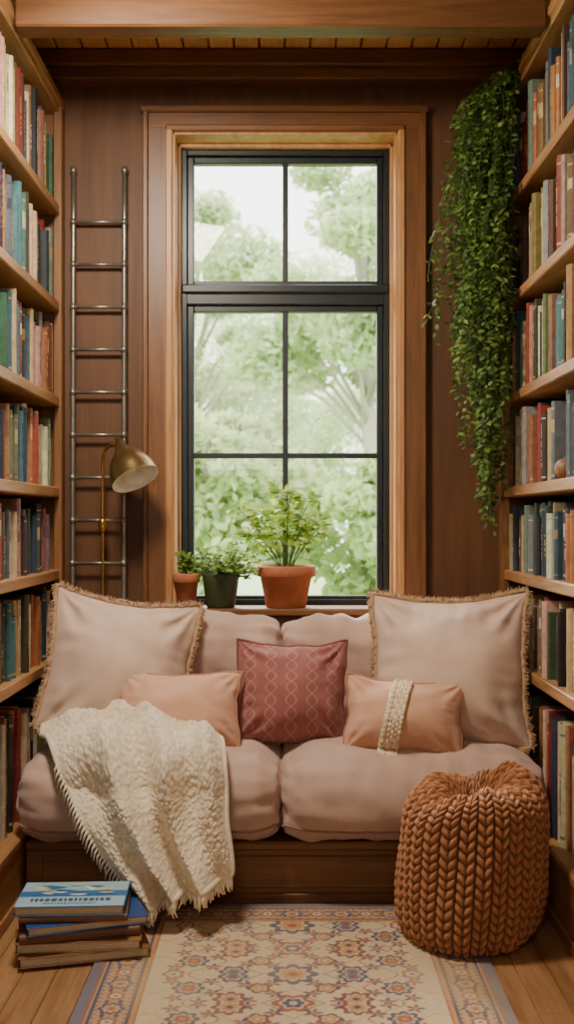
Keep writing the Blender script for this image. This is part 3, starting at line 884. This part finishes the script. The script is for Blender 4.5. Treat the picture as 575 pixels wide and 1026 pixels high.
for k in range(60):
    ang = rnd.uniform(0, 2*pi); tilt = rnd.uniform(.1, 1.3); d = Vector((math.cos(ang)*math.sin(tilt)*.85, math.sin(ang)*math.sin(tilt)*.6, math.cos(tilt)))
    pts = []; p = base+Vector((math.cos(ang), math.sin(ang), 0))*.045; H_ = rnd.uniform(.08, .19)
    for i in range(6): pts.append(p.copy()); p = p+d*H_/5; d = (d+Vector((0, 0, -.18))).normalized()
    mb.tube(pts, .0014, 4, lin((80, 100, 44)))
    for i in range(1, 6):
        for q in range(5):
            a2 = rnd.uniform(0, 2*pi); ld = Vector((math.cos(a2), math.sin(a2), rnd.uniform(-.3, .6)))
            mb.leaf(pts[i], ld, UPV(), rnd.uniform(.018, .03), rnd.uniform(.013, .02), gcol(rnd, (84, 126, 48), (166, 192, 90)))
mb.build('potted_plant', [M_leaf, M_potg, M_soil])

# trailing plant on top of right bookcase
rnd = random.Random(77); mb = MB()
pp = Vector((1.16, 5.2, TOP+.101)); pot(mb, pp, .085, .09, 1, 2)
base = pp+Vector((0, 0, .07))
def trail(x0, y0, z1, drift, leafd=1.0):
    pts = [base+Vector((rnd.uniform(-.04, .0), rnd.uniform(-.04, .04), 0))]
    pts.append(Vector((1.05, pp.y*.6+y0*.4, TOP+.115+rnd.uniform(0, .01))))
    pts.append(Vector(((x0+1.03)/2, y0, TOP+.02+rnd.uniform(-.03, .02))))
    z = TOP-.08+rnd.uniform(-.04, .04); x, y = x0, y0; ph = rnd.uniform(0, 6.28)
    while z > z1:
        f_ = max(0, (TOP-z)/max(.3, TOP-z1))
        pts.append(Vector((min(x+.03*math.sin(z*6+ph)-drift*f_**1.6, XR-.035), min(5.38, y+.03*math.cos(z*5+ph)), z)))
        z -= .05
    mb.tube(pts, .0016, 4, lin((80, 90, 40)), caps=False)
    for a, b_ in zip(pts[:-1], pts[1:]):
        m = max(2, int((b_-a).length/.015*leafd))
        for i in range(m):
            p = a.lerp(b_, (i+rnd.random())/m); a2 = rnd.uniform(0, 2*pi)
            ld = Vector((math.cos(a2), math.sin(a2), rnd.uniform(-1.1, .25)))
            mb.leaf(p, ld, UPV(), rnd.uniform(.022, .042), rnd.uniform(.015, .025), gcol(rnd, (50, 82, 34), (132, 160, 72)))
for k in range(86):
    x0 = rnd.uniform(.80, .99); y0 = rnd.uniform(4.98, 5.34)
    f = max(0, 1-abs(x0-.92)/.13)
    z1 = 3.0-rnd.random()**.55*(.85+.75*f)
    trail(x0, y0, z1, rnd.uniform(-.02, .07))
for z1, dr_ in ((2.38, .18), (2.50, .14), (2.2, .10), (2.9, .12), (2.6, .15), (2.3, .13), (2.42, .16)):
    trail(.80+rnd.uniform(-.02, .03), rnd.uniform(5.1, 5.25), z1, dr_, .8)
for z1, x0 in ((1.48, .93), (1.54, .90), (1.60, .955), (1.66, .88), (1.72, .93), (1.8, .87), (1.56, .91), (1.50, .94), (1.68, .96), (1.62, .92), (1.58, .88), (1.75, .90), (1.7, .95), (1.85, .86), (1.64, .90)):
    trail(x0, rnd.uniform(5.05, 5.25), z1, .0, .85)
mb.build('trailing_plant', [M_leaf, M_terra, M_soil])

# ------------------------------------------------------------------ outdoors
M_lawn = plain('lawn', (150, 176, 120), .9, 0, 0, 4)
mb = MB(); mb.box(-60, 60, 6.2, 90, -1.2, -1.0); mb.build('ground', [M_lawn])
M_tleaf = attrmat('tree_foliage_hazed', .7, 0, 10, .001, .1, 1.0, transl=.5)  # leaf colours have haze painted in, paler on the farther trees
M_bark = plain('bark', (176, 174, 156), .9, 0, .3, 8)
def tree(x, y, H_, Rr, n, cA, cB, seed):
    r = np.random.RandomState(seed); rd = random.Random(seed); mb = MB()
    mb.tube([(x, y, -1.02), (x+.1, y, H_*.3), (x-.1, y, H_*.6), (x, y, H_*.85)], [.20, .15, .10, .04], 10, mat=1)
    cl = []
    for k in range(44):
        a = rd.uniform(0, 2*pi); zc = rd.uniform(.18, .95); rad = Rr*max(0, math.sin(pi*min(1, (zc-.05)*1.05)))**.6*rd.uniform(.3, .95)
        c = Vector((x+math.cos(a)*rad, y+math.sin(a)*rad, H_*zc)); cl.append((c, rd.uniform(.45, .9)*Rr*.36))
        mb.tube([(x, y, H_*zc*.7), (Vector((x, y, H_*zc*.8))+c)/2, c], [.04, .03, .012], 6, mat=1)
    for q in range(n):
        c, rc = cl[rd.randrange(len(cl))]
        v = Vector(r.normal(size=3)).normalized()*rc*rd.random()**.4; v.z *= .7
        p = c+v; a = Vector(r.normal(size=3)).normalized(); b_ = a.orthogonal().normalized()
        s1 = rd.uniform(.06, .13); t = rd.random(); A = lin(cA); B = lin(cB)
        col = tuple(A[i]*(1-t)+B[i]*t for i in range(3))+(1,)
        mb.add([p-a*s1, p-b_*s1*.6, p+a*s1, p+b_*s1*.6], [(0, 1, 2, 3)], col, 0)
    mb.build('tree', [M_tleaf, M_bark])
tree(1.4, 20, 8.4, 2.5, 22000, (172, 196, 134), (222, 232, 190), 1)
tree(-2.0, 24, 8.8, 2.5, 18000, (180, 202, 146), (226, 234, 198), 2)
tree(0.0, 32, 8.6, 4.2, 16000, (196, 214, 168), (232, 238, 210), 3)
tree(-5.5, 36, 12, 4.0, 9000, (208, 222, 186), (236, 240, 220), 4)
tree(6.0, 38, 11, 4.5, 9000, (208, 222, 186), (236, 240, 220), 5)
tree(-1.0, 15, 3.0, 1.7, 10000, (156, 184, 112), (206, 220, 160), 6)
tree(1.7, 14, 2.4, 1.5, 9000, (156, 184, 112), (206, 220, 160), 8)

# ------------------------------------------------------------------ light
w = bpy.data.worlds.new('overcast_sky'); sc.world = w; w.use_nodes = True
nt = w.node_tree; bg = nt.nodes['Background']
tc = N(nt, 'ShaderNodeTexCoord'); sx = N(nt, 'ShaderNodeSeparateXYZ'); nt.links.new(tc.outputs['Generated'], sx.inputs[0])
cr = N(nt, 'ShaderNodeValToRGB'); cr.color_ramp.elements[0].position = .0; cr.color_ramp.elements[0].color = (.90, .94, .88, 1)
cr.color_ramp.elements[1].position = .6; cr.color_ramp.elements[1].color = (1, .99, .95, 1)
nt.links.new(sx.outputs['Z'], cr.inputs[0]); nt.links.new(cr.outputs[0], bg.inputs[0])
bg.inputs[1].default_value = 5.8

def area(name, loc, rot, sx_, sy_, power, col, portal=False):
    l = bpy.data.lights.new(name, 'AREA'); l.shape = 'RECTANGLE'; l.size = sx_; l.size_y = sy_; l.energy = power; l.color = col
    o = bpy.data.objects.new(name, l); sc.collection.objects.link(o); o.location = loc; o.rotation_euler = rot
    if portal: l.cycles.is_portal = True
    return o
area('window_portal', (0, 5.78, 2.25), (R(-90), 0, 0), 1.1, 2.35, 1, (1, 1, 1), True)
area('added_key_light', (-.72, 3.70, 3.42), (R(24), 0, R(-30)), .5, .4, 78, (1, .88, .72))  # added key light for the sofa; no actual ceiling lamp here
area('added_fill_light', (-.3, -.6, 2.5), (R(80), 0, R(-4)), 1.2, 1.0, 30, (1, .89, .76))  # added soft fill from behind the camera; no actual lamp there
s = bpy.data.lights.new('sun', 'SUN'); s.energy = 9.0; s.angle = R(20); s.color = (1, .90, .74)
so = bpy.data.objects.new('sun', s); sc.collection.objects.link(so)
so.rotation_euler = Vector((.30, -.80, -.58)).to_track_quat('-Z', 'Y').to_euler()

# ------------------------------------------------------------------ camera
cam = bpy.data.cameras.new('camera'); co = bpy.data.objects.new('camera', cam); sc.collection.objects.link(co)
co.location = (0, 0, 1.53); co.rotation_euler = (R(90), 0, 0)
cam.sensor_width = 36; cam.lens = 1143/1026*36; cam.shift_y = 9/1026
cam.clip_start = .05; cam.clip_end = 300
cam.dof.use_dof = True; cam.dof.focus_distance = 4.8; cam.dof.aperture_fstop = 2.6
sc.camera = co
